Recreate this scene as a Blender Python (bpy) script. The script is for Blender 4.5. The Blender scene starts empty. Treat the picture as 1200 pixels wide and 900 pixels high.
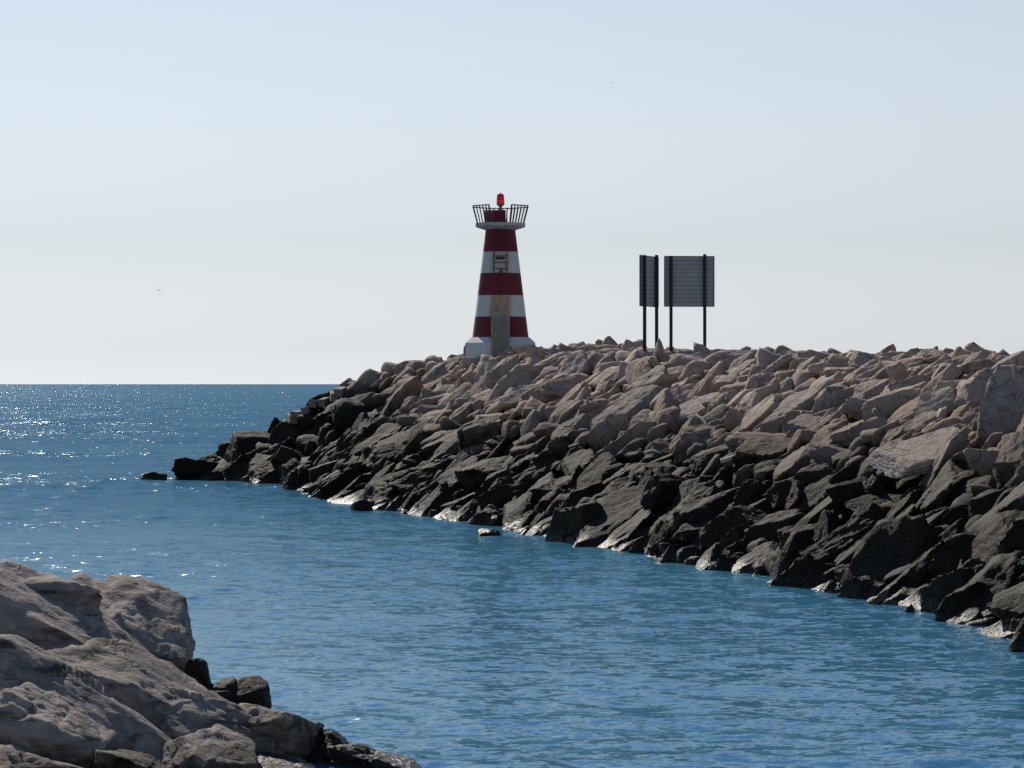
import bpy, bmesh, math, random
import numpy as np
from mathutils import Vector, Matrix, Euler

# ------------------------------------------------------------------ camera, sky, sun, exposure
scene = bpy.context.scene
col = scene.collection
CAM_Z = 5.1
FPX = 3000.0                       # focal length in photograph pixels (1200 wide)
HOR = 450.5
cam_d = bpy.data.cameras.new('camera')
cam = bpy.data.objects.new('camera', cam_d)
col.objects.link(cam)
cam.location = (0, 0, CAM_Z)
cam.rotation_euler = (math.radians(90), 0, 0)
cam_d.sensor_width = 36.0
cam_d.lens = 36.0 * FPX / 1200.0
cam_d.clip_start = 0.5
cam_d.clip_end = 80000.0
scene.camera = cam

SUN_AZ = math.radians(-21)         # left of the view direction (+Y)
SUN_EL = math.radians(34)
world = bpy.data.worlds.new('World')
scene.world = world
world.use_nodes = True
wn = world.node_tree
for n in list(wn.nodes):
    wn.nodes.remove(n)
w_out = wn.nodes.new('ShaderNodeOutputWorld')
w_bg = wn.nodes.new('ShaderNodeBackground')
w_sky = wn.nodes.new('ShaderNodeTexSky')
w_sky.sky_type = 'NISHITA'
w_sky.sun_disc = False
w_sky.sun_elevation = SUN_EL
w_sky.sun_rotation = SUN_AZ
w_sky.altitude = 0
w_sky.air_density = 1.2
w_sky.dust_density = 0.03
w_sky.ozone_density = 7.0
w_bg.inputs['Strength'].default_value = 0.086
w_hs = wn.nodes.new('ShaderNodeHueSaturation')      # marine haze: the sky is paler than clean air
w_hs.inputs['Saturation'].default_value = 0.53
w_tint = wn.nodes.new('ShaderNodeMix')
w_tint.data_type = 'RGBA'
w_tint.blend_type = 'MULTIPLY'
w_tint.inputs[0].default_value = 1.0
w_tint.inputs[7].default_value = (0.96, 1.0, 1.045, 1)
w_tc = wn.nodes.new('ShaderNodeTexCoord')
w_sep = wn.nodes.new('ShaderNodeSeparateXYZ')
w_mr = wn.nodes.new('ShaderNodeMapRange')           # the haze thins with height above the horizon
for k_, v_ in ((1, 0.0), (2, 0.45), (3, 0.04), (4, 0.9)):
    w_mr.inputs[k_].default_value = v_
wn.links.new(w_tc.outputs['Generated'], w_sep.inputs[0])
wn.links.new(w_sep.outputs[2], w_mr.inputs[0])
wn.links.new(w_mr.outputs[0], w_hs.inputs['Saturation'])
wn.links.new(w_sky.outputs[0], w_hs.inputs['Color'])
wn.links.new(w_hs.outputs[0], w_tint.inputs[6])
wn.links.new(w_tint.outputs[2], w_bg.inputs['Color'])
wn.links.new(w_bg.outputs[0], w_out.inputs['Surface'])

sun_d = bpy.data.lights.new('sun', 'SUN')
sun_d.energy = 4.8
sun_d.angle = math.radians(0.53)
sun_d.color = (1.0, 0.93, 0.83)
sun = bpy.data.objects.new('sun', sun_d)
col.objects.link(sun)
sun_dir = Vector((math.sin(SUN_AZ) * math.cos(SUN_EL), math.cos(SUN_AZ) * math.cos(SUN_EL), math.sin(SUN_EL)))
sun.rotation_euler = sun_dir.to_track_quat('Z', 'Y').to_euler()
sun.location = sun_dir * 60

scene.view_settings.view_transform = 'Standard'
scene.view_settings.look = 'None'
scene.view_settings.exposure = 0.0
scene.view_settings.gamma = 1.0
scene.view_settings.use_curve_mapping = False
scene.render.engine = 'CYCLES'
scene.cycles.use_denoising = False
scene.cycles.max_bounces = 6

rng = np.random.default_rng(11)
random.seed(5)


# ------------------------------------------------------------------ helpers
def pix(u, v, depth):
    """photo pixel + distance along the view axis -> world point"""
    return Vector(((u - 600.0) / FPX * depth, depth, CAM_Z + (HOR - v) / FPX * depth))


def link(o, parent=None):
    col.objects.link(o)
    if parent is not None:
        o.parent = parent
    return o


def empty(name, loc=(0, 0, 0), rz=0.0):
    o = bpy.data.objects.new(name, None)
    o.empty_display_size = 0.3
    o.location = loc
    o.rotation_euler = (0, 0, rz)
    return link(o)


def tag(o, label=None, category=None, group=None, kind=None):
    if label: o['label'] = label
    if category: o['category'] = category
    if group: o['group'] = group
    if kind: o['kind'] = kind
    return o


def mesh_np(name, verts, faces, smooth=True):
    """verts (n,3), faces (m,k) -> mesh"""
    me = bpy.data.meshes.new(name)
    verts = np.ascontiguousarray(verts, dtype=np.float32)
    faces = np.ascontiguousarray(faces, dtype=np.int32)
    k = faces.shape[1]
    me.vertices.add(len(verts))
    me.vertices.foreach_set('co', verts.ravel())
    me.loops.add(faces.size)
    me.loops.foreach_set('vertex_index', faces.ravel())
    me.polygons.add(len(faces))
    me.polygons.foreach_set('loop_start', np.arange(0, faces.size, k, dtype=np.int32))
    me.polygons.foreach_set('use_smooth', np.full(len(faces), smooth, dtype=bool))
    me.update(calc_edges=True)
    me.validate()
    return me


def bm_obj(name, bm, mat, parent=None, smooth=False, bevel=0.0):
    if bevel:
        es = [e for e in bm.edges if len(e.link_faces) == 2 and e.calc_face_angle(0) > 0.5]
        bmesh.ops.bevel(bm, geom=es, offset=bevel, segments=2, affect='EDGES', profile=0.6)
    bmesh.ops.recalc_face_normals(bm, faces=bm.faces)
    me = bpy.data.meshes.new(name)
    bm.to_mesh(me)
    bm.free()
    if smooth:
        me.polygons.foreach_set('use_smooth', np.ones(len(me.polygons), dtype=bool))
        me.set_sharp_from_angle(angle=math.radians(35))
    me.materials.append(mat)
    o = bpy.data.objects.new(name, me)
    return link(o, parent)


def bm_box(bm, c, s, rot=None):
    m = Matrix.Translation(c)
    if rot is not None:
        m = m @ rot.to_4x4()
    m = m @ Matrix.Diagonal((s[0], s[1], s[2], 1))
    return bmesh.ops.create_cube(bm, size=1.0, matrix=m)


def bm_tube(bm, a, b, r, seg=8, r2=None):
    a = Vector(a); b = Vector(b)
    d = b - a
    q = d.to_track_quat('Z', 'Y').to_matrix().to_4x4()
    m = Matrix.Translation((a + b) / 2) @ q
    bmesh.ops.create_cone(bm, cap_ends=True, segments=seg, radius1=r, radius2=r if r2 is None else r2,
                          depth=d.length, matrix=m)


def bm_lathe(bm, prof, seg, phase=0.0, cap=True):
    rings = []
    for r, z in prof:
        rings.append([bm.verts.new((r * math.cos(phase + 2 * math.pi * i / seg),
                                    r * math.sin(phase + 2 * math.pi * i / seg), z)) for i in range(seg)])
    for a, b in zip(rings[:-1], rings[1:]):
        for i in range(seg):
            j = (i + 1) % seg
            bm.faces.new((a[i], a[j], b[j], b[i]))
    if cap:
        bm.faces.new(list(reversed(rings[0])))
        bm.faces.new(rings[-1])


# value noise in numpy
def _hash(ix, iy, iz, seed):
    h = (ix.astype(np.int64) * 374761393 + iy.astype(np.int64) * 668265263 + iz.astype(np.int64) * 2147483647 + seed * 974711)
    h = (h ^ (h >> 13)) * 1274126177
    h = h ^ (h >> 16)
    return (h & 0xFFFF).astype(np.float64) / 32767.5 - 1.0


def vnoise(p, seed=0):
    f = np.floor(p)
    i = f.astype(np.int64)
    t = p - f
    t = t * t * t * (t * (t * 6 - 15) + 10)
    out = 0.0
    for dx in (0, 1):
        wx = t[:, 0] if dx else 1 - t[:, 0]
        for dy in (0, 1):
            wy = t[:, 1] if dy else 1 - t[:, 1]
            for dz in (0, 1):
                wz = t[:, 2] if dz else 1 - t[:, 2]
                out = out + wx * wy * wz * _hash(i[:, 0] + dx, i[:, 1] + dy, i[:, 2] + dz, seed)
    return out


def fbm(p, octv, seed=0, gain=0.5, lac=2.07):
    a, s, out = 1.0, p, 0.0
    for k in range(octv):
        out = out + a * vnoise(s + 17.3 * k, seed + k * 31)
        a *= gain
        s = s * lac
    return out


# ------------------------------------------------------------------ node helper
class NT:
    def __init__(self, name):
        self.mat = bpy.data.materials.new(name)
        self.mat.use_nodes = True
        self.t = self.mat.node_tree
        for n in list(self.t.nodes):
            self.t.nodes.remove(n)
        self.out = self.t.nodes.new('ShaderNodeOutputMaterial')
        self.b = self.t.nodes.new('ShaderNodeBsdfPrincipled')
        self.t.links.new(self.b.outputs[0], self.out.inputs[0])

    def n(self, typ, ins=None, **props):
        nd = self.t.nodes.new(typ)
        for k, v in props.items():
            setattr(nd, k, v)
        for k, v in (ins or {}).items():
            self.set(nd, k, v)
        return nd

    def set(self, nd, k, v):
        s = nd.inputs[k]
        if isinstance(v, bpy.types.NodeSocket):
            self.t.links.new(v, s)
        else:
            s.default_value = v

    def math(self, op, a, b=0.0, c=0.0, clamp=False):
        return self.n('ShaderNodeMath', {0: a, 1: b, 2: c}, operation=op, use_clamp=clamp).outputs[0]

    def noise(self, vec, scale, detail=4.0, rough=0.55, dist=0.0):
        return self.n('ShaderNodeTexNoise', {'Vector': vec, 'Scale': scale, 'Detail': detail, 'Roughness': rough,
                                             'Distortion': dist}).outputs[0]

    def ramp(self, fac, stops, interp='LINEAR'):
        r = self.n('ShaderNodeValToRGB', {'Fac': fac})
        r.color_ramp.interpolation = interp
        e = r.color_ramp.elements
        while len(e) < len(stops):
            e.new(0.5)
        for el, (p, c) in zip(e, stops):
            el.position = p
            el.color = c if len(c) == 4 else (*c, 1)
        return r.outputs[0]

    def mix(self, fac, a, b, blend='MIX'):
        m = self.n('ShaderNodeMix', data_type='RGBA', blend_type=blend)
        self.set(m, 0, fac)
        self.set(m, 6, a if isinstance(a, bpy.types.NodeSocket) else (*a, 1))
        self.set(m, 7, b if isinstance(b, bpy.types.NodeSocket) else (*b, 1))
        return m.outputs[2]

    def maprange(self, v, a, b, c=0.0, d=1.0):
        return self.n('ShaderNodeMapRange', {0: v, 1: a, 2: b, 3: c, 4: d}, interpolation_type='SMOOTHSTEP').outputs[0]

    def bump(self, h, strength, dist, normal=None):
        ins = {'Height': h, 'Strength': strength, 'Distance': dist}
        if normal is not None:
            ins['Normal'] = normal
        return self.n('ShaderNodeBump', ins).outputs[0]


def plain(name, colr, rough=0.6, metal=0.0, var=0.25, scale=6.0, spec=0.4):
    m = NT(name)
    co = m.n('ShaderNodeTexCoord').outputs['Object']
    nz = m.noise(co, scale, 5, 0.6)
    dark = tuple(c * (1 - var) for c in colr)
    lite = tuple(min(1, c * (1 + var)) for c in colr)
    m.set(m.b, 'Base Color', m.ramp(nz, [(0.3, dark), (0.7, lite)]))
    m.set(m.b, 'Roughness', rough)
    m.set(m.b, 'Metallic', metal)
    m.set(m.b, 'Specular IOR Level', spec)
    m.set(m.b, 'Normal', m.bump(nz, var, 0.008))
    return m.mat


# ------------------------------------------------------------------ rock material
def rock_material(name, tide, band, dry=((0.31, 0.225, 0.17), (0.385, 0.265, 0.195), (0.215, 0.18, 0.155), (0.43, 0.33, 0.25)),
                  weather=0.5, streak=0.0, spray=0.0):
    m = NT(name)
    co = m.n('ShaderNodeTexCoord').outputs['Object']
    geo = m.n('ShaderNodeNewGeometry')
    pos = geo.outputs['Position']
    rnd = m.n('ShaderNodeObjectInfo').outputs['Random']
    at = m.n('ShaderNodeAttribute', attribute_name='tint').outputs['Fac']
    r = m.math('FRACT', m.math('ADD', rnd, at))
    z = m.n('ShaderNodeSeparateXYZ', {0: pos}).outputs[2]
    # offset pattern for each stone so that shared shapes differ
    off = m.n('ShaderNodeVectorMath', {0: pos, 1: (0, 0, 0)}, operation='ADD').outputs[0]
    n_big = m.noise(off, 0.9, 5, 0.6, 0.3)
    n_mid = m.noise(off, 3.2, 6, 0.62)
    n_fine = m.noise(off, 14.0, 6, 0.68)
    n_pit = m.n('ShaderNodeTexVoronoi', {'Vector': off, 'Scale': 9.0}, feature='F1').outputs['Distance']
    base = m.ramp(r, [(0.0, dry[0]), (0.35, dry[1]), (0.68, dry[2]), (1.0, dry[3])])
    base = m.mix(m.maprange(n_mid, 0.35, 0.68), base, m.mix(0.55, base, (0.46, 0.37, 0.30)))
    # lichen / grey weathering and rusty seams
    base = m.mix(m.math('MULTIPLY', m.maprange(n_big, 0.48, 0.66), weather), base, (0.16, 0.135, 0.115))
    base = m.mix(m.math('MULTIPLY', m.maprange(m.noise(off, 2.1, 4, 0.5), 0.62, 0.74), 0.5), base, (0.30, 0.16, 0.085))
    base = m.mix(m.maprange(n_fine, 0.60, 0.76, 0.0, 0.45), base, (0.09, 0.075, 0.06))
    if streak:
        sm = m.n('ShaderNodeMapping', {'Vector': off, 'Rotation': (0, math.radians(-30), 0), 'Scale': (0.4, 1.0, 2.4)}).outputs[0]
        sn = m.noise(sm, 1.7, 6, 0.68, 0.4)
        base = m.mix(m.maprange(sn, 0.50, 0.66, 0.0, streak), base, (0.042, 0.036, 0.03))
        base = m.mix(m.maprange(sn, 0.34, 0.46, 0.3, 0.0), base, (0.30, 0.25, 0.20))
    # cracks
    wv = m.n('ShaderNodeVectorMath', {0: off, 1: m.n('ShaderNodeVectorMath', {0: m.n('ShaderNodeTexNoise', {'Vector': off, 'Scale': 1.6, 'Detail': 3.0}).outputs[1], 1: (0.9, 0.9, 0.9)}, operation='MULTIPLY').outputs[0]}, operation='ADD').outputs[0]
    ck = m.n('ShaderNodeTexVoronoi', {'Vector': wv, 'Scale': 1.1}, feature='DISTANCE_TO_EDGE').outputs['Distance']
    crack = m.math('MULTIPLY', m.maprange(ck, 0.004, 0.03, 1.0, 0.0), m.maprange(m.noise(off, 1.3, 2, 0.5), 0.45, 0.6))
    base = m.mix(m.math('MULTIPLY', crack, 0.7), base, (0.05, 0.04, 0.032))
    # tide zone: brown weed film, then black wet rock
    hz = m.math('ADD', z, m.math('MULTIPLY', m.math('SUBTRACT', n_big, 0.5), 2.0))
    hz = m.math('ADD', hz, m.math('MULTIPLY', m.math('SUBTRACT', n_mid, 0.5), 0.8))
    hz = m.math('ADD', hz, m.math('MULTIPLY', m.math('SUBTRACT', r, 0.5), 0.7))
    if spray:      # the exposed head is stained higher up
        ypos = m.n('ShaderNodeSeparateXYZ', {0: pos}).outputs[1]
        hz = m.math('SUBTRACT', hz, m.maprange(ypos, 112.0, 138.0, 0.0, spray))
    k0 = m.maprange(hz, tide - band * 0.5, tide + band * 2.6, 0.72, 0.0)
    base = m.mix(k0, base, m.mix(0.6, base, (0.085, 0.06, 0.038), 'MULTIPLY'))
    base = m.mix(m.math('MULTIPLY', k0, 0.55), base, (0.10, 0.072, 0.048))
    k1 = m.maprange(hz, tide - band, tide + band * 0.8, 1.0, 0.0)
    weed = m.ramp(n_fine, [(0.35, (0.010, 0.0072, 0.0045)), (0.6, (0.028, 0.0195, 0.0105)), (0.8, (0.064, 0.046, 0.025))])
    c = m.mix(k1, base, weed)
    k2 = m.maprange(hz, tide * 0.12, tide * 0.55, 1.0, 0.0)
    wet = m.ramp(n_fine, [(0.4, (0.010, 0.0095, 0.008)), (0.75, (0.035, 0.03, 0.022))])
    c = m.mix(m.math('MULTIPLY', k2, 0.8), c, wet)
    m.set(m.b, 'Base Color', c)
    splash = m.maprange(m.math('ADD', z, m.math('MULTIPLY', m.math('SUBTRACT', n_mid, 0.5), 0.8)), 0.05, 0.45, 1.0, 0.0)
    splash = m.math('MULTIPLY', splash, m.maprange(n_fine, 0.36, 0.52))
    rough = m.math('SUBTRACT', m.math('ADD', 0.86, m.math('MULTIPLY', k1, -0.12)), m.math('MULTIPLY', splash, 0.36))
    m.set(m.b, 'Roughness', rough)
    m.set(m.b, 'Specular IOR Level', m.math('ADD', 0.12, m.math('MULTIPLY', splash, 0.15)))
    hgt = m.math('ADD', m.math('MULTIPLY', n_mid, 0.6), m.math('MULTIPLY', n_fine, 0.13))
    hgt = m.math('ADD', hgt, m.math('MULTIPLY', m.maprange(n_pit, 0.05, 0.3), 0.07))
    hgt = m.math('SUBTRACT', hgt, m.math('MULTIPLY', crack, 0.12))
    m.set(m.b, 'Normal', m.bump(hgt, 0.85, 0.16))
    return m.mat


M_ROCK = rock_material('armour_stone', 3.1, 0.8, spray=1.5)
M_NEAR = rock_material('near_stone', 0.25, 0.25,
                       dry=((0.195, 0.172, 0.155), (0.235, 0.203, 0.178), (0.165, 0.152, 0.143), (0.265, 0.23, 0.198)), weather=0.6, streak=0.9)

# ------------------------------------------------------------------ breakwater plan (metres)
FRONT = [(30, -6), (24, 10), (17.5, 27), (12.3, 41), (10.2, 51.1), (9.4, 57.8), (8.3, 62.1), (7.3, 66.1), (5.7, 71.3), (3.7, 78.7),
         (2.5, 82.9), (-0.3, 91.9), (-3.0, 99.6), (-5.0, 104.2), (-7.6, 112), (-9.6, 121), (-11.5, 130), (-15.5, 134.5), (-17.7, 138),
         (-17.2, 143), (-13, 149), (-6, 152), (1, 150)]
BACK = [(8, 144), (14, 131), (24, 106), (36, 70), (46, 40), (60, 0)]
POLY = np.array(FRONT + BACK, dtype=float)
FL = np.array(FRONT, dtype=float)


def seg_dist(P, L, closed=False):
    best = np.full(len(P), 1e18)
    n = len(L)
    for i in range(n if closed else n - 1):
        a, b = L[i], L[(i + 1) % n]
        ab = b - a
        t = np.clip(((P - a) @ ab) / (ab @ ab), 0, 1)
        dd = P - (a + t[:, None] * ab)
        best = np.minimum(best, (dd * dd).sum(1))
    return np.sqrt(best)


def inside(P, L):
    res = np.zeros(len(P), dtype=bool)
    n = len(L)
    for i in range(n):
        x1, y1 = L[i]
        x2, y2 = L[(i + 1) % n]
        c = ((y1 > P[:, 1]) != (y2 > P[:, 1]))
        with np.errstate(divide='ignore', invalid='ignore'):
            xi = (x2 - x1) * (P[:, 1] - y1) / (y2 - y1) + x1
        res ^= c & (P[:, 0] < xi)
    return res


def sdist(P):
    d = seg_dist(P, POLY, True)
    return np.where(inside(P, POLY), d, -d)


def crest_w(y):
    return np.interp(y, [40, 100, 125, 140], [9.5, 9.5, 9.7, 10.5])


def crest_z(y):
    return np.interp(y, [50, 72, 96, 112, 122, 134, 142], [5.5, 5.6, 5.98, 6.2, 6.68, 6.6, 5.75])


def surf(P):
    d = sdist(P)
    w = crest_w(P[:, 1])
    cz = crest_z(P[:, 1])
    t = np.clip(d / w, -0.6, 1)
    k = np.interp(P[:, 1], [122, 136], [1.0, 1.25])
    t = np.where(t > 0, np.abs(t) ** k, t)
    # slightly convex profile, levelling at the crest
    return np.where(t < 0, t * cz * 1.1, cz * (t * 1.12 - 0.12 * t * t * t)), d, d / w


# ------------------------------------------------------------------ sea
def build_sea():
    m = NT('sea_water')
    co = m.n('ShaderNodeTexCoord').outputs['Object']
    shore = m.n('ShaderNodeAttribute', attribute_name='shore').outputs['Fac']
    st = m.n('ShaderNodeMapping', {'Vector': co, 'Scale': (0.6, 1.0, 1.0)}).outputs[0]
    gust = m.noise(m.n('ShaderNodeMapping', {'Vector': co, 'Scale': (0.3, 1.0, 1.0)}).outputs[0], 0.05, 4, 0.6)
    amp = m.maprange(gust, 0.32, 0.68, 0.42, 1.08)
    yy = m.n('ShaderNodeSeparateXYZ', {0: co}).outputs[1]
    opn = m.maprange(yy, 60.0, 320.0)                  # sheltered basin -> open sea
    amp = m.math('MULTIPLY', amp, m.math('ADD', 0.75, m.math('MULTIPLY', opn, 0.45)))
    # small waves as slopes, so that they do not fade with distance
    vec = None
    for sc, det, k in ((0.9, 2, 0.5), (3.0, 3, 1.3), (9.0, 2, 0.9)):
        c = m.n('ShaderNodeTexNoise', {'Vector': st, 'Scale': sc, 'Detail': det, 'Roughness': 0.6, 'Distortion': 0.3}).outputs[1]
        c = m.n('ShaderNodeVectorMath', {0: c, 1: (0.5, 0.5, 0.5)}, operation='SUBTRACT').outputs[0]
        c = m.n('ShaderNodeVectorMath', {0: c, 1: (k * 0.7, k, 0.0)}, operation='MULTIPLY').outputs[0]
        vec = c if vec is None else m.n('ShaderNodeVectorMath', {0: vec, 1: c}, operation='ADD').outputs[0]
    sca = m.n('ShaderNodeVectorMath', {0: vec}, operation='SCALE')
    m.set(sca, 'Scale', amp)
    gn = m.n('ShaderNodeNewGeometry').outputs['Normal']
    def tilted(k):
        f = m.n('ShaderNodeVectorMath', {0: sca.outputs[0]}, operation='SCALE')
        m.set(f, 'Scale', k)
        nrm = m.n('ShaderNodeVectorMath', {0: gn, 1: f.outputs[0]}, operation='ADD').outputs[0]
        return m.n('ShaderNodeVectorMath', {0: nrm}, operation='NORMALIZE').outputs[0]
    body = m.ramp(m.noise(co, 0.02, 3, 0.5), [(0.35, (0.011, 0.064, 0.120)), (0.65, (0.016, 0.080, 0.120))])
    fn = m.noise(co, 5.0, 5, 0.7, 0.8)
    foam = m.math('MULTIPLY', m.maprange(shore, 0.2, 1.7, 1.0, 0.0), m.maprange(fn, 0.60, 0.69))
    m.t.nodes.remove(m.b)
    # water body + broad sky sheen + small bright facets
    dif = m.n('ShaderNodeBsdfDiffuse', {'Color': m.mix(foam, body, (0.75, 0.78, 0.8)), 'Normal': tilted(0.5)})
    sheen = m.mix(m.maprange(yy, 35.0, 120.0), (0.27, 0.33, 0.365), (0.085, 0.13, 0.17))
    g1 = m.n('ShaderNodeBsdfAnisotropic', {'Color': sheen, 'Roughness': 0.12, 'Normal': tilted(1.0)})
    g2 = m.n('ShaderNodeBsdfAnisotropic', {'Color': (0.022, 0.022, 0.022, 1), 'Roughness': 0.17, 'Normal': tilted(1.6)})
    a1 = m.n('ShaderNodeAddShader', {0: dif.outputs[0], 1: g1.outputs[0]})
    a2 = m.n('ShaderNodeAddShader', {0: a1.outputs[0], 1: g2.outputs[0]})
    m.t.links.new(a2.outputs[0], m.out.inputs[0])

    ang = np.concatenate([np.arange(-180, -60, 12), np.arange(-60, -20, 3.0), np.arange(-20, -13.5, 0.4),
                          np.linspace(-13.5, 13.5, 440), np.arange(13.9, 20, 0.4), np.arange(20, 60, 3.0), np.arange(60, 180, 12)])
    ang = np.radians(ang)
    rr = [3.0]
    while rr[-1] < 25: rr.append(rr[-1] * 1.05)
    while rr[-1] < 300: rr.append(rr[-1] * 1.0032)
    while rr[-1] < 60000: rr.append(rr[-1] * (1.005 if rr[-1] < 1500 else 1.05))
    rr = np.array(rr)
    na, nr = len(ang), len(rr)
    R, A = np.meshgrid(rr, ang, indexing='ij')
    X = (R * np.sin(A)).ravel()
    Y = (R * np.cos(A)).ravel()
    Rf = R.ravel()
    step = np.gradient(rr)[:, None].repeat(na, 1).ravel()
    g = np.random.default_rng(3)
    Z = np.zeros_like(X)
    patch = 0.75 + 0.5 * vnoise(np.stack([X * 0.05, Y * 0.08, X * 0], 1), 5)
    near = Rf < 2500
    expo = np.clip((Y - 110) / 260, 0, 1) ** 1.3
    for k in range(70):
        lam = math.exp(g.uniform(math.log(0.5), math.log(16.0)))
        th = math.radians(90 + g.normal(0, 38))
        kx, ky = math.cos(th) * 2 * math.pi / lam, math.sin(th) * 2 * math.pi / lam
        a = 0.0046 * lam ** 0.6
        if lam > 2.5:
            a = a * 0.5 + (0.0042 * lam - a * 0.5) * expo
        fade = np.clip((lam / (step * 2.6)) - 0.6, 0, 1)
        ph = kx * X + ky * Y + g.uniform(0, 6.28)
        Z += near * fade * a * (np.sin(ph) + 0.25 * np.sin(2 * ph + 1.5))
    Z *= np.clip(patch, 0.3, 1.3)
    verts = np.stack([X, Y, Z], 1)
    i = np.arange((nr - 1) * na).reshape(nr - 1, na)
    j = np.roll(i, -1, axis=1)
    faces = np.stack([i, i + na, j + na, j], -1).reshape(-1, 4)
    centre = len(verts)
    me = mesh_np('sea', verts, faces, True)
    sh = np.full(len(verts), 9.0, dtype=np.float32)
    sel = Rf < 220
    sh[sel] = np.clip(-sdist(np.stack([X[sel], Y[sel]], 1)), -1, 9)
    at = me.attributes.new('shore', 'FLOAT', 'POINT')
    at.data.foreach_set('value', sh)
    me.materials.append(m.mat)
    o = link(bpy.data.objects.new('sea', me))
    tag(o, 'rippled blue sea with sun glints reaching to the horizon', 'sea', kind='structure')
    return o


build_sea()

# ------------------------------------------------------------------ rock shapes
_ico = {}


def ico(sub):
    if sub not in _ico:
        bm = bmesh.new()
        bmesh.ops.create_icosphere(bm, subdivisions=sub, radius=1.0)
        v = np.array([x.co[:] for x in bm.verts])
        f = np.array([[w.index for w in x.verts] for x in bm.faces])
        bm.free()
        _ico[sub] = (v / np.linalg.norm(v, axis=1)[:, None], f)
    return _ico[sub]


def rock_points(seed, sub, sharp=20.0, extra=8, rough=0.05, blocky=0.22, frac=0.03, detail=0.0):
    """a broken block: soft intersection of tilted planes + fractured relief, about unit half-size"""
    g = np.random.default_rng(seed)
    D, F = ico(sub)
    planes = []
    for ax in range(3):
        for s in (-1, 1):
            n = np.zeros(3); n[ax] = s
            n += g.normal(0, blocky, 3)
            planes.append((n / np.linalg.norm(n), g.uniform(0.82, 1.05)))
    for k in range(extra):
        n = g.normal(0, 1, 3); n /= np.linalg.norm(n)
        planes.append((n, g.uniform(0.78, 1.2)))
    acc = np.zeros(len(D))
    for n, d in planes:
        acc += (np.maximum(D @ n, 0) / d) ** sharp
    r = np.minimum(acc ** (-1.0 / sharp), 1.5)
    P = D * r[:, None]
    N = fbm(P * 1.5 + seed * 3.1, 3, seed) * rough * 1.6
    rid = 1 - np.abs(fbm(P * 2.6 + seed * 1.7, 4, seed + 7))
    N = N + (rid - 0.7) * rough * 0.9
    # stepped bedding ledges
    b = P[:, 2] * 3.2 + 0.8 * fbm(P * 1.1 + 9.0 + seed, 2, seed + 3)
    st = np.abs((b % 1.0) - 0.5) * 2
    N = N - np.clip(0.25 - st, 0, 0.25) * rough * 2.0
    if frac:
        for K, amp in ((16, 1.0), (60, 0.45)):
            sd = D[g.integers(0, len(D), K)] * 1.0
            own = np.argmax(D @ sd.T + 0.05 * fbm(P * 3.0 + seed, 2, seed + 5)[:, None], axis=1)
            offs = g.uniform(-1, 1, K) * frac * amp
            tilt = g.normal(0, 2.2, (K, 3)) * frac * amp
            N = N + offs[own] + (tilt[own] * (D - sd[own])).sum(1)
    if detail:
        for fq, am in ((3.0, 1.0), (6.5, 0.6), (14.0, 0.35), (28.0, 0.18)):
            N = N + (0.55 - np.abs(fbm(P * np.array([0.7, 1, 1.3]) * fq + seed * 0.37, 2, seed + 41))) * detail * am * -1.0
        b = P[:, 2] * 5.0 + P[:, 0] * 0.7 + 1.3 * fbm(P * 1.3 + 3.0 + seed, 3, seed + 23)
        st = np.abs((b % 1.0) - 0.5) * 2
        N = N - np.clip(0.16 - st, 0, 0.16) * detail * 4.5
    if sub >= 4:
        N = N + fbm(P * 9.0 + seed, 3, seed + 11) * rough * 0.22
    return P * (1 + N)[:, None], F


NVAR = 26
variants = []
for k in range(NVAR):
    P, F = rock_points(100 + k, 5, sharp=rng.uniform(40, 90), extra=int(rng.integers(3, 9)), rough=rng.uniform(0.03, 0.065), frac=rng.uniform(0.008, 0.03))
    me = mesh_np('boulder', P, F, True)
    me.set_sharp_from_angle(angle=math.radians(28))
    me.materials.append(M_ROCK)
    variants.append(me)
low_var = [rock_points(300 + k, 3, sharp=rng.uniform(28, 50), extra=int(rng.integers(4, 10)), rough=0.045, frac=0.015) for k in range(30)]
tiny_var = [rock_points(400 + k, 2, sharp=40, extra=4, rough=0.04, frac=0.0) for k in range(20)]


# ------------------------------------------------------------------ long breakwater
def slope_frame(p):
    e = 0.4
    Q = np.array([[p[0] + e, p[1]], [p[0] - e, p[1]], [p[0], p[1] + e], [p[0], p[1] - e]])
    z, _, _ = surf(Q)
    gx, gy = (z[0] - z[1]) / (2 * e), (z[2] - z[3]) / (2 * e)
    return gx, gy


def march(u, v, lift=0.0, start=48.0, stop=150.0):
    """where the ray of a photo pixel meets the stone slope"""
    ds = np.arange(start, stop, 0.1)
    pts = np.array([pix(u, v, q)[:] for q in ds])
    z, d, t = surf(pts[:, :2])
    hit = np.nonzero(z + lift >= pts[:, 2])[0]
    return Vector(pts[hit[0]]) if len(hit) else pix(u, v, 0.5 * (start + stop))


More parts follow.
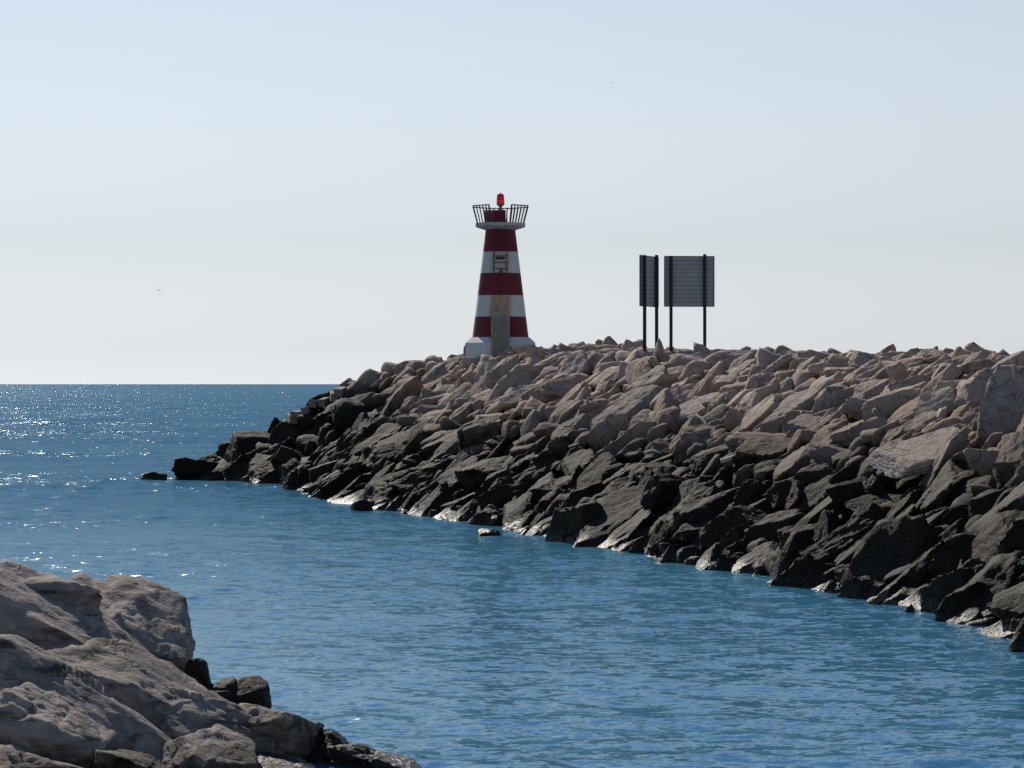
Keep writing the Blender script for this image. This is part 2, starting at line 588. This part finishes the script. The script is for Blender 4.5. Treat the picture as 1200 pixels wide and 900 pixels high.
def build_breakwater():
    root = empty('breakwater', (6, 95, 0))
    tag(root, 'long rock breakwater of pale boulders above a black tide line, carrying the lighthouse', 'breakwater')
    inv = Matrix.Translation((-6, -95, 0))
    g = np.random.default_rng(21)
    placed = []          # x, y, radius
    rocks = []           # dict

    PL = np.zeros((6000, 3))
    cnt = [0]

    def throw(n, smin, smax, sep, power=1.0):
        P = np.stack([g.uniform(-21, 36, n), g.uniform(38, 153, n)], 1)
        z, d, t = surf(P)
        df = seg_dist(P, FL)
        ok = (d > np.where(P[:, 1] > 126, 0.35, -0.6)) & (df < crest_w(P[:, 1]) + 6.0)
        for p, zz, dd, tt in zip(P[ok], z[ok], d[ok], t[ok]):
            low = 1.0 + 0.30 * max(0.0, 0.62 - tt) / 0.62 + (0.35 if p[1] > 124 and tt < 0.75 else 0)
            s = (smin + (smax - smin) * g.random() ** power) * low
            if tt > 0.86:
                s = min(s, 0.64)
            if (p[0] + 0.6) ** 2 + (p[1] - 125.2) ** 2 < 16.0:
                s = min(s, 0.42)
            # keep the footprint of the tower clear
            if (p[0] + 0.6) ** 2 + (p[1] - 125.2) ** 2 < (1.5 + 0.45 * s) ** 2:
                continue
            A = PL[:cnt[0]]
            dx, dy = A[:, 0] - p[0], A[:, 1] - p[1]
            du, dv = dx * 0.958 + dy * 0.286, dy * 0.958 - dx * 0.286
            k = 0.80 if p[1] > 120 else 0.95
            if np.any((du / k) ** 2 + (dv / 0.77) ** 2 < (sep * (A[:, 2] + s)) ** 2):
                continue
            PL[cnt[0]] = (p[0], p[1], s)
            cnt[0] += 1
            rocks.append((p[0], p[1], zz, s, tt, dd))

    throw(4500, 0.62, 1.12, 0.80, 1.9)
    throw(14000, 0.38, 0.64, 0.76, 1.0)
    throw(22000, 0.21, 0.36, 0.74, 1.0)

    out = []
    for (x, y, z, s, t, d) in rocks:
        gx, gy = slope_frame((x, y))
        gl = math.hypot(gx, gy)
        if gl > 0.15 and t < 0.98:
            up = Vector((gx, gy, gl * gl)).normalized()
            nrm = Vector((-gx, -gy, 1)).normalized()
        else:
            up = Vector((0.93, 0.3, 0)).normalized()
            nrm = Vector((0, 0, 1))
        side = nrm.cross(up)
        B = Matrix((up, side, nrm)).transposed()
        jr = Euler((g.normal(0, 0.40), g.normal(0, 0.28), g.normal(0, 0.55))).to_matrix()
        flip = Euler((0, 0, math.pi if g.random() < 0.5 else 0)).to_matrix()
        dims = (s * g.uniform(0.95, 1.45), s * g.uniform(0.6, 0.86), s * g.uniform(0.36, 0.68))
        if g.random() < 0.16 and s < 0.7:
            jr = Euler((g.normal(0, 0.9), g.normal(0, 0.7), g.uniform(-3, 3))).to_matrix()
        rot = B @ jr @ flip
        lift = g.uniform(-0.22, 0.16) * s + (0.05 if s < 0.6 else -0.05)
        if t > 0.9:
            lift = g.uniform(-0.35, 0.0) * s - 0.05
        c = Vector((x, y, z + lift))
        px = c.y > 5 and abs(c.x / c.y) < 0.215
        view = (s / c.y) if px and z > -0.4 else 0.0
        # stones on the hidden seaward side of the head and behind the crest rank low
        if y > 143 or t > 1.12:
            view *= 0.2
        out.append([view, c, rot, dims])
    out.sort(key=lambda r: -r[0])
    for k, (view, c, rot, dims) in enumerate(out[:300]):
        o = bpy.data.objects.new('boulder', variants[k % NVAR])
        M = Matrix.Translation(c) @ rot.to_4x4() @ Matrix.Diagonal((*dims, 1))
        link(o, root)
        o.matrix_parent_inverse = inv
        o.matrix_basis = M
    # the flat pale slab lying on the right part of the slope
    slab_mat = rock_material('slab_stone', 0.9, 0.3, dry=((0.36, 0.29, 0.23),) * 4, weather=0.15)
    P, F = rock_points(951, 5, sharp=60, extra=5, rough=0.03, blocky=0.14, frac=0.01)
    me = mesh_np('boulder', P * np.array([1.2, 0.9, 0.17]), F, True)
    me.set_sharp_from_angle(angle=math.radians(28))
    me.materials.append(slab_mat)
    o = link(bpy.data.objects.new('boulder', me), root)
    o.matrix_parent_inverse = inv
    pt = march(1086, 531, 0.55)
    o.matrix_basis = Matrix.Translation(pt) @ Euler((math.radians(20), math.radians(-14), math.radians(10))).to_matrix().to_4x4()
    o['label'] = 'flat pale slab with a smooth sunlit top'
    # all the remaining, smaller stones as one mass
    V, Fc, T = [], [], []
    nv = 0
    for k, (view, c, rot, dims) in enumerate(out[300:]):
        small = dims[0] < 0.36 or view == 0
        P, F = (tiny_var if small else low_var)[k % (20 if small else 30)]
        Q = (P * np.array(dims)) @ np.array(rot).T + np.array(c)
        V.append(Q); Fc.append(F + nv); T.append(np.full(len(Q), g.random()))
        nv += len(Q)
    V = np.concatenate(V) - np.array([6, 95, 0])
    me = mesh_np('small_boulders', V, np.concatenate(Fc), True)
    at = me.attributes.new('tint', 'FLOAT', 'POINT')
    at.data.foreach_set('value', np.concatenate(T).astype(np.float32))
    me.materials.append(M_ROCK)
    o = link(bpy.data.objects.new('small_boulders', me), root)
    tag(o, kind='stuff')
    # rubble core under the armour
    xs = np.arange(-24, 62, 0.6); ys = np.arange(-8, 156, 0.6)
    GX, GY = np.meshgrid(xs, ys)
    P = np.stack([GX.ravel(), GY.ravel()], 1)
    z, d, t = surf(P)
    z = z - 0.85 + 0.2 * fbm(np.stack([P[:, 0] * 1.3, P[:, 1] * 1.3, P[:, 0] * 0], 1), 3, 77)
    z = np.maximum(z, -3.5)
    ny, nx = GX.shape
    idx = np.arange(nx * ny).reshape(ny, nx)
    F = np.stack([idx[:-1, :-1], idx[:-1, 1:], idx[1:, 1:], idx[1:, :-1]], -1).reshape(-1, 4)
    keep = (d[F] > -3.0).any(1)
    F = F[keep]
    used = np.unique(F)
    remap = np.full(nx * ny, -1); remap[used] = np.arange(len(used))
    me = mesh_np('rubble_core', np.stack([P[used, 0] - 6, P[used, 1] - 95, z[used]], 1), remap[F], True)
    me.materials.append(M_ROCK)
    link(bpy.data.objects.new('rubble_core', me), root)
    return len(out)


print('boulders on breakwater', build_breakwater())


# ------------------------------------------------------------------ near rocks, bottom left of the photo
def near_rocks():
    root = empty('rock_mole', (-6, 34, 0))
    tag(root, 'near mound of large smooth grey boulders at the bottom left corner', 'rock mole')
    inv = Matrix.Translation((6, -34, 0))
    # u, v, depth, width px, height px, tilt deg, thickness m, material, label
    L = [
        (14, 727, 37.5, 200, 130, 2, 1.6, 'n', None),
        (148, 760, 38.2, 160, 152, 10, 1.5, 'n', 'dark grey boulder with a rounded right shoulder'),
        (92, 792, 36.2, 330, 170, 24, 1.6, 'n', None),
        (150, 838, 34.8, 430, 140, 29, 1.5, 'n', 'long slanting boulder streaked with dark lichen'),
        (96, 888, 33.2, 360, 165, 33, 1.4, 'n', None),
        (250, 868, 34.4, 190, 110, 32, 1.2, 'n', None),
        (44, 884, 32.2, 200, 150, 16, 1.2, 'n', None),
        (20, 922, 31.0, 240, 100, 10, 1.0, 'n', None),
        (152, 912, 31.6, 110, 70, 20, 0.7, 'n', None),
        (314, 866, 34.6, 118, 92, 24, 0.9, 'n', None),
        (240, 905, 32.6, 130, 110, 35, 0.9, 'n', None),
        (300, 915, 33.0, 150, 60, 10, 0.8, 'n', None),
        (231, 797, 36.6, 34, 52, 0, 0.4, 'w', 'small black weed-covered stone'),
        (262, 813, 36.4, 40, 34, 0, 0.4, 'w', None),
        (295, 816, 36.4, 50, 40, 10, 0.4, 'w', None),
        (246, 822, 36.2, 60, 40, 15, 0.4, 'w', None),
        (384, 884, 34.6, 96, 60, 26, 0.5, 'w', None),
        (424, 895, 34.2, 84, 48, 20, 0.5, 'w', None),
        (462, 902, 33.8, 64, 36, 5, 0.5, 'w', None),
        (-90, 760, 36.5, 230, 190, 10, 1.6, 'n', None),
        (-120, 880, 33.5, 260, 200, 14, 1.4, 'n', None),
        (360, 935, 33.4, 150, 60, 15, 0.8, 'w', None),
    ]
    for k, (u, v, dep, w, h, tilt, th, mt, lab) in enumerate(L):
        big = w > 80
        P, F = rock_points(700 + k * 3, 6 if big else 5, sharp=44 if big else 14, extra=9, rough=0.035, blocky=0.28, frac=0.022, detail=0.022)
        s = dep / FPX
        # normalise so that the silhouette has the wanted size
        ext = P.max(0) - P.min(0)
        mid = (P.max(0) + P.min(0)) / 2
        P = (P - mid) / (ext / 2)
        me = mesh_np('boulder', P * np.array([w * s / 2, th, h * s / 2]), F, True)
        me.materials.append(M_NEAR if mt == 'n' else M_ROCK)
        o = bpy.data.objects.new('boulder', me)
        link(o, root)
        o.matrix_parent_inverse = inv
        o.location = pix(u, v, dep)
        o.rotation_euler = (rng.normal(0, 0.1), math.radians(tilt), rng.normal(0, 0.15))
        if lab:
            o['label'] = lab
    # rubble under them
    xs = np.arange(-20, 1.5, 0.25); ys = np.arange(24, 46, 0.25)
    GX, GY = np.meshgrid(xs, ys)
    P = np.stack([GX.ravel(), GY.ravel()], 1)
    top = np.interp(P[:, 0], [-20, -9, -6, -4, -2.6, -1.2, 1.5], [2.6, 1.3, 0.6, -0.2, -0.9, -1.9, -3.5])
    top = top - np.clip((P[:, 1] - 36) * 0.75, 0, 9) - np.clip((29.5 - P[:, 1]) * 0.3, 0, 3)
    top = top + 0.15 * fbm(np.stack([P[:, 0] * 1.5, P[:, 1] * 1.5, P[:, 0] * 0], 1), 3, 5)
    ny, nx = GX.shape
    idx = np.arange(nx * ny).reshape(ny, nx)
    F = np.stack([idx[:-1, :-1], idx[:-1, 1:], idx[1:, 1:], idx[1:, :-1]], -1).reshape(-1, 4)
    me = mesh_np('rubble_core', np.stack([P[:, 0] + 6, P[:, 1] - 34, top], 1), F, True)
    me.materials.append(M_NEAR)
    link(bpy.data.objects.new('rubble_core', me), root)


near_rocks()


# ------------------------------------------------------------------ rocks awash off the breakwater
def awash():
    for (u, v, w, h, lab, seed) in [
        (179, 559.5, 36, 12, 'low black rock awash alone left of the breakwater tip', 31),
        (571, 623.5, 24, 9, 'tiny dark rock awash in front of the middle of the breakwater', 32),
        (423, 593.5, 26, 13, 'small black rock awash at the corner of the breakwater foot', 33),
        (1196, 742, 26, 24, 'dark wet rock in the water at the right edge of the photo', 34),
    ]:
        wl = v + h * 0.35
        dep = CAM_Z * FPX / (wl - HOR)
        s = dep / FPX
        P, F = rock_points(seed, 4, sharp=9, extra=6, rough=0.08)
        me = mesh_np('rock', P * np.array([w * s / 1.9, w * s / 2.4, h * s * 1.0]), F, True)
        me.materials.append(M_ROCK)
        o = link(bpy.data.objects.new('rock', me))
        o.location = ((u - 600) * s, dep, -0.05)
        tag(o, lab, 'rock', 'rocks awash off the breakwater')


awash()

# ------------------------------------------------------------------ lighthouse
def painted(name, colr, grime=0.35, rust=0.0):
    m = NT(name)
    co = m.n('ShaderNodeTexCoord').outputs['Object']
    streak = m.n('ShaderNodeMapping', {'Vector': co, 'Scale': (3.0, 3.0, 0.5)}).outputs[0]
    ns = m.noise(streak, 2.6, 6, 0.65, 0.2)
    nf = m.noise(co, 9.0, 6, 0.65)
    c = m.mix(m.maprange(ns, 0.5, 0.75, 0.0, grime), colr, tuple(x * 0.55 + 0.04 for x in colr))
    c = m.mix(m.maprange(nf, 0.55, 0.75, 0.0, 0.35), c, tuple(min(1, x * 1.2 + 0.02) for x in colr))
    if rust:
        sx = m.n('ShaderNodeSeparateXYZ', {0: co})
        # rust runs down the seaward-facing middle of the tower below the ladder foot
        dx = m.math('ABSOLUTE', sx.outputs[0])
        k = m.math('MULTIPLY', m.maprange(dx, 0.36, 0.62, 1.0, 0.0), m.maprange(sx.outputs[1], -0.55, -0.8, 0.0, 1.0))
        nr = m.noise(m.n('ShaderNodeMapping', {'Vector': co, 'Scale': (5.0, 5.0, 0.35)}).outputs[0], 2.4, 5, 0.6)
        k = m.math('MULTIPLY', k, m.maprange(nr, 0.36, 0.6, 0.8 * rust, rust))
        c = m.mix(k, c, m.ramp(nr, [(0.4, (0.40, 0.27, 0.14)), (0.7, (0.30, 0.12, 0.05))]))
    m.set(m.b, 'Base Color', c)
    m.set(m.b, 'Roughness', 0.7)
    m.set(m.b, 'Specular IOR Level', 0.25)
    m.set(m.b, 'Normal', m.bump(nf, 0.3, 0.015))
    return m.mat


def lighthouse():
    DEP = 125.0
    S = FPX / DEP                       # 24 px per metre
    cx = (586.5 - 600) / S
    red = painted('red_paint', (0.14, 0.017, 0.025), 0.45)
    white = painted('white_paint', (0.56, 0.55, 0.52), 0.35, rust=0.9)
    white2 = painted('white_paint_upper', (0.56, 0.55, 0.52), 0.45, rust=0.45)
    basew = painted('base_paint', (0.58, 0.57, 0.55), 0.5)
    conc = plain('weathered_concrete', (0.30, 0.27, 0.23), 0.85, var=0.25, scale=3.0)
    gal = plain('gallery_concrete', (0.42, 0.40, 0.38), 0.85, var=0.3, scale=4.0)
    iron = plain('dark_iron', (0.045, 0.028, 0.028), 0.6, var=0.4, scale=8)
    rail_red = plain('rail_red', (0.10, 0.02, 0.022), 0.6, var=0.3, scale=8)
    doorm = plain('door_grey', (0.21, 0.19, 0.165), 0.75, var=0.2, scale=4)
    boxm = plain('cabinet_pale', (0.42, 0.30, 0.28), 0.7, var=0.3, scale=5)
    root = empty('lighthouse', (cx, DEP, 5.9))
    tag(root, 'small red and white banded lighthouse with a railed gallery and red lamp', 'lighthouse')

    def zz(v):
        return CAM_Z + (HOR - v) / S - 5.9

    def rad(v):
        return np.interp(v, [270, 396], [17.3, 33.0]) / S

    # octagonal plinth with chamfered top
    bm = bmesh.new()
    R = 40.5 / S / math.cos(math.pi / 8)
    Rt = 33.8 / S / math.cos(math.pi / 8)
    bm_lathe(bm, [(R, -0.9), (R, zz(402.5)), (Rt, zz(396)), (Rt * 0.9, zz(396) + 0.004)], 8, math.pi / 8)
    bm_obj('plinth', bm, basew, root, bevel=0.02)
    for a, b, mt, nm in [(396, 372, red, 'red_band'), (372, 347, white, 'white_band'), (347, 321, red, 'red_band'),
                         (321, 296, white2, 'white_band'), (296, 269.5, red, 'red_band')]:
        bm = bmesh.new()
        pr = [(rad(a + (b - a) * t), zz(a + (b - a) * t)) for t in (0, 0.33, 0.66, 1)]
        bm_lathe(bm, pr, 48, 0)
        bm_obj(nm, bm, mt, root, smooth=True)
    # gallery slab: octagon with sloping soffit
    bm = bmesh.new()
    k8 = math.cos(math.pi / 8)
    bm_lathe(bm, [(17.6 / S / k8, zz(270)), (29 / S / k8, zz(266)), (29 / S / k8, zz(262.5)), (10 / S, zz(262.3))], 8, math.pi / 8)
    bm_obj('gallery', bm, gal, root, bevel=0.012)
    # railing: seven sides, front one open for the ladder; balusters lean outwards
    R0, R1 = 26.8 / S / k8, 32.0 / S / k8
    z0, z1 = zz(262.6), zz(242.5)
    for sd in range(8):
        a0 = math.pi / 8 + sd * math.pi / 4
        a1 = a0 + math.pi / 4
        midang = (a0 + a1) / 2
        p0b, p1b = [Vector((R0 * math.cos(a), R0 * math.sin(a), z0)) for a in (a0, a1)]
        p0t, p1t = [Vector((R1 * math.cos(a), R1 * math.sin(a), z1)) for a in (a0, a1)]
        front = math.sin(midang) < -0.98
        if not front:
            bm = bmesh.new()
            bm_box(bm, (p0t + p1t) / 2, ((p1t - p0t).length + 0.03, 0.07, 0.05), Euler((0, 0, midang + math.pi / 2)).to_matrix())
            bm_obj('top_rail', bm, rail_red, root, bevel=0.008)
        nb = 5
        for q in range(nb):
            t = q / nb
            if front and 0 < q:
                continue
            bm = bmesh.new()
            bm_tube(bm, p0b.lerp(p1b, t), p0t.lerp(p1t, t), 0.03 if q else 0.04, 6)
            bm_obj('baluster', bm, iron, root)
    # lamp pedestal and cabinet on the gallery
    bm = bmesh.new()
    bm_box(bm, (-0.02, 0.0, (zz(262.3) + zz(247)) / 2), (0.56, 0.56, zz(247) - zz(262.3)))
    ped = bm_obj('lamp_pedestal', bm, red, root, bevel=0.02)
    bm = bmesh.new()
    bm_box(bm, (-0.56, 0.1, (zz(262.3) + zz(246.5)) / 2), (0.46, 0.4, zz(246.5) - zz(262.3)))
    cab = bm_obj('cabinet', bm, boxm, root, bevel=0.015)
    bm = bmesh.new()
    bm_box(bm, (-0.56, -0.12, (zz(262.3) + zz(246.5)) / 2), (0.36, 0.02, 0.46))
    bm_obj('cabinet_door', bm, painted('cabinet_red', (0.25, 0.06, 0.06), 0.4), cab)
    bm = bmesh.new()
    bm_lathe(bm, [(0.07, zz(247)), (0.07, zz(243)), (0.2, zz(240.2)), (0.2, zz(239.2)), (0.16, zz(239.1))], 16, 0)
    lampbase = bm_obj('lamp_base', bm, plain('lamp_grey', (0.16, 0.15, 0.15), 0.5), root, smooth=True)
    m = NT('red_lens')
    m.set(m.b, 'Base Color', (0.75, 0.012, 0.02, 1))
    m.set(m.b, 'Roughness', 0.15)
    m.set(m.b, 'Transmission Weight', 0.55)
    m.set(m.b, 'IOR', 1.45)
    bm = bmesh.new()
    bm_lathe(bm, [(0.19, zz(239.1)), (0.2, zz(237)), (0.175, zz(231.5)), (0.185, zz(231)), (0.155, zz(228.3)), (0.05, zz(227.2))], 18, 0)
    lens = bm_obj('lamp_lens', bm, m.mat, root, smooth=True)
    bm = bmesh.new()
    bm_tube(bm, (0, 0, zz(227.3)), (0, 0, zz(224.8)), 0.012, 6)
    bm_obj('lamp_spike', bm, iron, lens)
    # ladder from the gallery to the lower edge of the upper white band
    lad = empty('ladder'); lad.parent = root
    def ladp(x, v):
        return Vector((x, -rad(v) - 0.10, zz(v)))
    for sx in (-0.32, 0.32):
        bm = bmesh.new()
        bm_tube(bm, ladp(sx, 321), ladp(sx, 262), 0.03, 6)
        bm_tube(bm, ladp(sx, 262), (sx, -rad(262) - 0.22, zz(246)), 0.03, 6)
        bm_obj('ladder_rail', bm, rail_red, lad)
    for v in np.arange(264.5, 321, 7.4):
        bm = bmesh.new()
        bm_tube(bm, ladp(-0.31, v), ladp(0.31, v), 0.022, 6)
        bm_obj('rung', bm, iron, lad)
    # small window behind the ladder, dark; lock box and chain below it
    bm = bmesh.new()
    bm_box(bm, (0, -rad(304) + 0.0, zz(304)), (0.42, 0.10, 0.10))
    bm_obj('vent_slot', bm, plain('vent_black', (0.01, 0.01, 0.01), 0.8), root)
    bm = bmesh.new()
    bm_box(bm, (0.03, -rad(320) - 0.04, zz(320.5)), (0.12, 0.14, 0.22))
    bm_obj('lock_box', bm, iron, root, bevel=0.01)
    for v, hh in ((330, 0.26), (345, 0.18)):
        bm = bmesh.new()
        bm_box(bm, (0.03, -rad(v) - 0.02, zz(v)), (0.08, 0.1, hh))
        bm_obj('cable_bracket', bm, iron, root, bevel=0.01)
    # door block with arched head, recessed door leaf
    xs = 10.8 / S
    yf = -1.76
    prof = [(-xs, -0.6), (xs, -0.6), (xs, zz(371))]
    for q in range(1, 12):
        a = math.pi * q / 12
        prof.append((xs * math.cos(a), zz(371) + 0.17 * math.sin(a)))
    prof.append((-xs, zz(371)))
    bm = bmesh.new()
    f = [bm.verts.new((x, yf, z)) for x, z in prof]
    bk = [bm.verts.new((x, -0.7, z)) for x, z in prof]
    bm.faces.new(f)
    for i in range(len(prof)):
        j = (i + 1) % len(prof)
        bm.faces.new((f[i], bk[i], bk[j], f[j]))
    blk = bm_obj('door_surround', bm, conc, root, bevel=0.015)
    bm = bmesh.new()
    w2, h0, h1 = xs * 0.72, -0.3, zz(372)
    bm_box(bm, (0, yf - 0.012, (h0 + h1) / 2), (w2 * 2, 0.05, h1 - h0))
    dr = bm_obj('door', bm, doorm, root, bevel=0.012)
    bm = bmesh.new()
    bm_box(bm, (-w2 + 0.1, yf - 0.06, zz(394)), (0.05, 0.05, 0.2))
    bm_obj('handle', bm, gal, dr, bevel=0.01)
    for zc in (zz(380), zz(400)):
        bm = bmesh.new()
        bm_box(bm, (0, yf - 0.045, zc), (w2 * 1.9, 0.02, 0.05))
        bm_obj('door_batten', bm, doorm, dr)
    # concrete pad on the crest
    bm = bmesh.new()
    bm_box(bm, (0, 0.2, -0.55), (3.7, 4.2, 2.1))
    bm_obj('foundation', bm, conc, root, bevel=0.08)


lighthouse()


# ------------------------------------------------------------------ sign boards seen from behind
def signs():
    alu = plain('aluminium_back', (0.33, 0.335, 0.34), 0.7, var=0.06, scale=2, spec=0.2)
    edge = plain('aluminium_edge', (0.10, 0.105, 0.115), 0.5, metal=0.3, var=0.2, scale=5)
    steel = plain('post_steel', (0.035, 0.036, 0.04), 0.85, var=0.2, scale=6, spec=0.1)
    DEP = 106.0
    S = FPX / DEP
    for (u0, u1, ang, lab, ru) in [
        (778.5, 837, 4, 'wide slatted signboard on two posts, seen square from behind', 1),
        (749, 772.5, 66, 'narrow-looking signboard turned edgewise, left of the wide one', 0),
    ]:
        uc = (u0 + u1) / 2
        S = FPX / (DEP + (0.2 if ru else 1.5))
        loc = Vector(((uc - 600) / S, DEP + (0.2 if ru else 1.5), 0))
        base = 5.2
        root = empty('sign_board', (loc.x, loc.y, base), math.radians(ang))
        tag(root, lab, 'sign', 'sign boards on the breakwater crest')
        W = 2.07
        zt = CAM_Z + (HOR - 301) / S - base
        zb = CAM_Z + (HOR - 359.5) / S - base
        n = 12
        pw = (zt - zb) / n
        for k in range(n):
            bm = bmesh.new()
            zc = zb + (k + 0.5) * pw
            # channel section: face sheet with two folded lips towards the posts
            bm_box(bm, (0, 0.02 + 0.004 * (k % 2), zc), (W - 0.02, 0.012, pw + 0.01))
            bm_box(bm, (0, -0.004, zc + pw / 2 - 0.012), (W - 0.02, 0.036, 0.012))
            bm_box(bm, (0, -0.004, zc - pw / 2 + 0.012), (W - 0.02, 0.036, 0.012))
            bm_obj('plank', bm, alu, root)
        for sx in (-1, 1):
            bm = bmesh.new()
            bm_box(bm, (sx * (W / 2 + 0.005), 0.0, (zb + zt) / 2), (0.025, 0.07, zt - zb + 0.01))
            bm_obj('edge_trim', bm, edge, root)
        for sx in (-1, 1):
            bm = bmesh.new()
            bm_box(bm, (0, 0.003, zt + 0.008 if sx > 0 else zb - 0.008), (W, 0.06, 0.02))
            bm_obj('edge_rail', bm, edge, root)
        for fx, ex in ((-0.375, 0.02), (0.305, 0.09)):
            bm = bmesh.new()
            bm_box(bm, (fx * W, -0.095, (zt + ex) / 2 - 0.2), (0.125, 0.115, zt + ex + 0.4))
            bm_obj('post', bm, steel, root, bevel=0.008)


signs()


# ------------------------------------------------------------------ concrete steps on the breakwater head
def steps():
    cm = plain('step_concrete', (0.19, 0.165, 0.135), 0.9, var=0.4, scale=4)
    pts = [(341, 487), (350, 482), (360, 476.5), (370, 471), (379, 466), (389, 461), (399, 456)]
    # depth from the slope surface: march each ray until it meets the stones
    locs = [march(u, v, 1.2, 110.0) for u, v in pts]
    root = empty('concrete_stair', locs[0])
    tag(root, 'short flight of worn concrete steps on the left end of the breakwater', 'steps')
    for p in locs:
        bm = bmesh.new()
        bm_box(bm, (random.uniform(-0.08, 0.08), 0.35, -0.2 + random.uniform(-0.08, 0.05)), (random.uniform(0.34, 0.48), 1.3, 0.42),
               Euler((random.uniform(-0.12, 0.12), random.uniform(-0.1, 0.1), random.uniform(-0.3, 0.3))).to_matrix())
        o = bm_obj('step', bm, cm, root, bevel=0.03)
        o.location = p - locs[0]


steps()


# ------------------------------------------------------------------ driftwood and a scrap of net
def drift():
    wood = plain('bleached_wood', (0.52, 0.48, 0.43), 0.85, var=0.25, scale=8)
    for pts, r, lab in [
        ([(845, 541), (858, 537), (872, 533), (879, 533)], 0.085, 'smooth pale driftwood log lying across dark boulders'),
        ([(806, 490), (815, 487), (822, 491), (830, 500), (838, 503)], 0.05, 'bent bleached branch on the breakwater slope below the signs'),
        ([(755, 531), (765, 528), (775, 531)], 0.045, 'short bleached stick low on the breakwater slope'),
    ]:
        P = [march(u, v, 0.45) - Vector((0, 0.25, -0.05)) for u, v in pts]
        dmean = sum(p.y for p in P) / len(P)
        P = [pix(u, v, dmean + (p.y - dmean) * 0.3) for (u, v), p in zip(pts, P)]
        bm = bmesh.new()
        n = len(P) - 1
        for i in range(n):
            bm_tube(bm, P[i] - P[0], P[i + 1] - P[0], r * (1 - 0.45 * i / n), 8, r * (1 - 0.45 * (i + 1) / n))
        o = bm_obj('driftwood', bm, wood, None, smooth=True)
        o.location = P[0]
        tag(o, lab, 'driftwood', 'driftwood on the breakwater')


drift()


# ------------------------------------------------------------------ gulls
def gull(u, v, dep, bank, lab):
    gm = plain('gull_grey', (0.06, 0.06, 0.065), 0.8, var=0.2)
    bm = bmesh.new()
    # body rings along y, wings grown from the shoulders as one skin
    rings = []
    for y, r in [(-0.28, 0.01), (-0.22, 0.045), (-0.1, 0.075), (0.05, 0.07), (0.2, 0.035), (0.32, 0.012)]:
        rings.append([bm.verts.new((r * math.cos(a) * 1.0, y, r * math.sin(a) * 0.9)) for a in np.linspace(0, 2 * math.pi, 9)[:-1]])
    for a, b in zip(rings[:-1], rings[1:]):
        for i in range(8):
            bm.faces.new((a[i], a[(i + 1) % 8], b[(i + 1) % 8], b[i]))
    bm.faces.new(list(reversed(rings[0]))); bm.faces.new(rings[-1])
    for s in (-1, 1):
        prev = None
        for x, y0, y1, z in [(0.04, -0.14, 0.08, 0.02), (0.32, -0.2, 0.0, 0.16), (0.52, -0.14, 0.0, 0.12), (0.72, 0.0, 0.04, 0.03)]:
            q = [bm.verts.new((s * x, y0, z + 0.012)), bm.verts.new((s * x, y1, z + 0.008)),
                 bm.verts.new((s * x, y1, z - 0.008)), bm.verts.new((s * x, y0, z - 0.012))]
            if prev:
                for i in range(4):
                    bm.faces.new((prev[i], prev[(i + 1) % 4], q[(i + 1) % 4], q[i]))
            else:
                bm.faces.new(q)
            prev = q
        bm.faces.new(list(reversed(prev)))
    o = bm_obj('gull', bm, gm, None, smooth=True)
    o.location = pix(u, v, dep)
    o.rotation_euler = (0.1, bank, 0.5)
    tag(o, lab, 'bird', 'gulls in flight')


gull(186.5, 341, 480, 0.25, 'gull flying low over the sea at the far left')
gull(717, 98, 800, -0.3, 'tiny distant gull high in the sky above the signs')
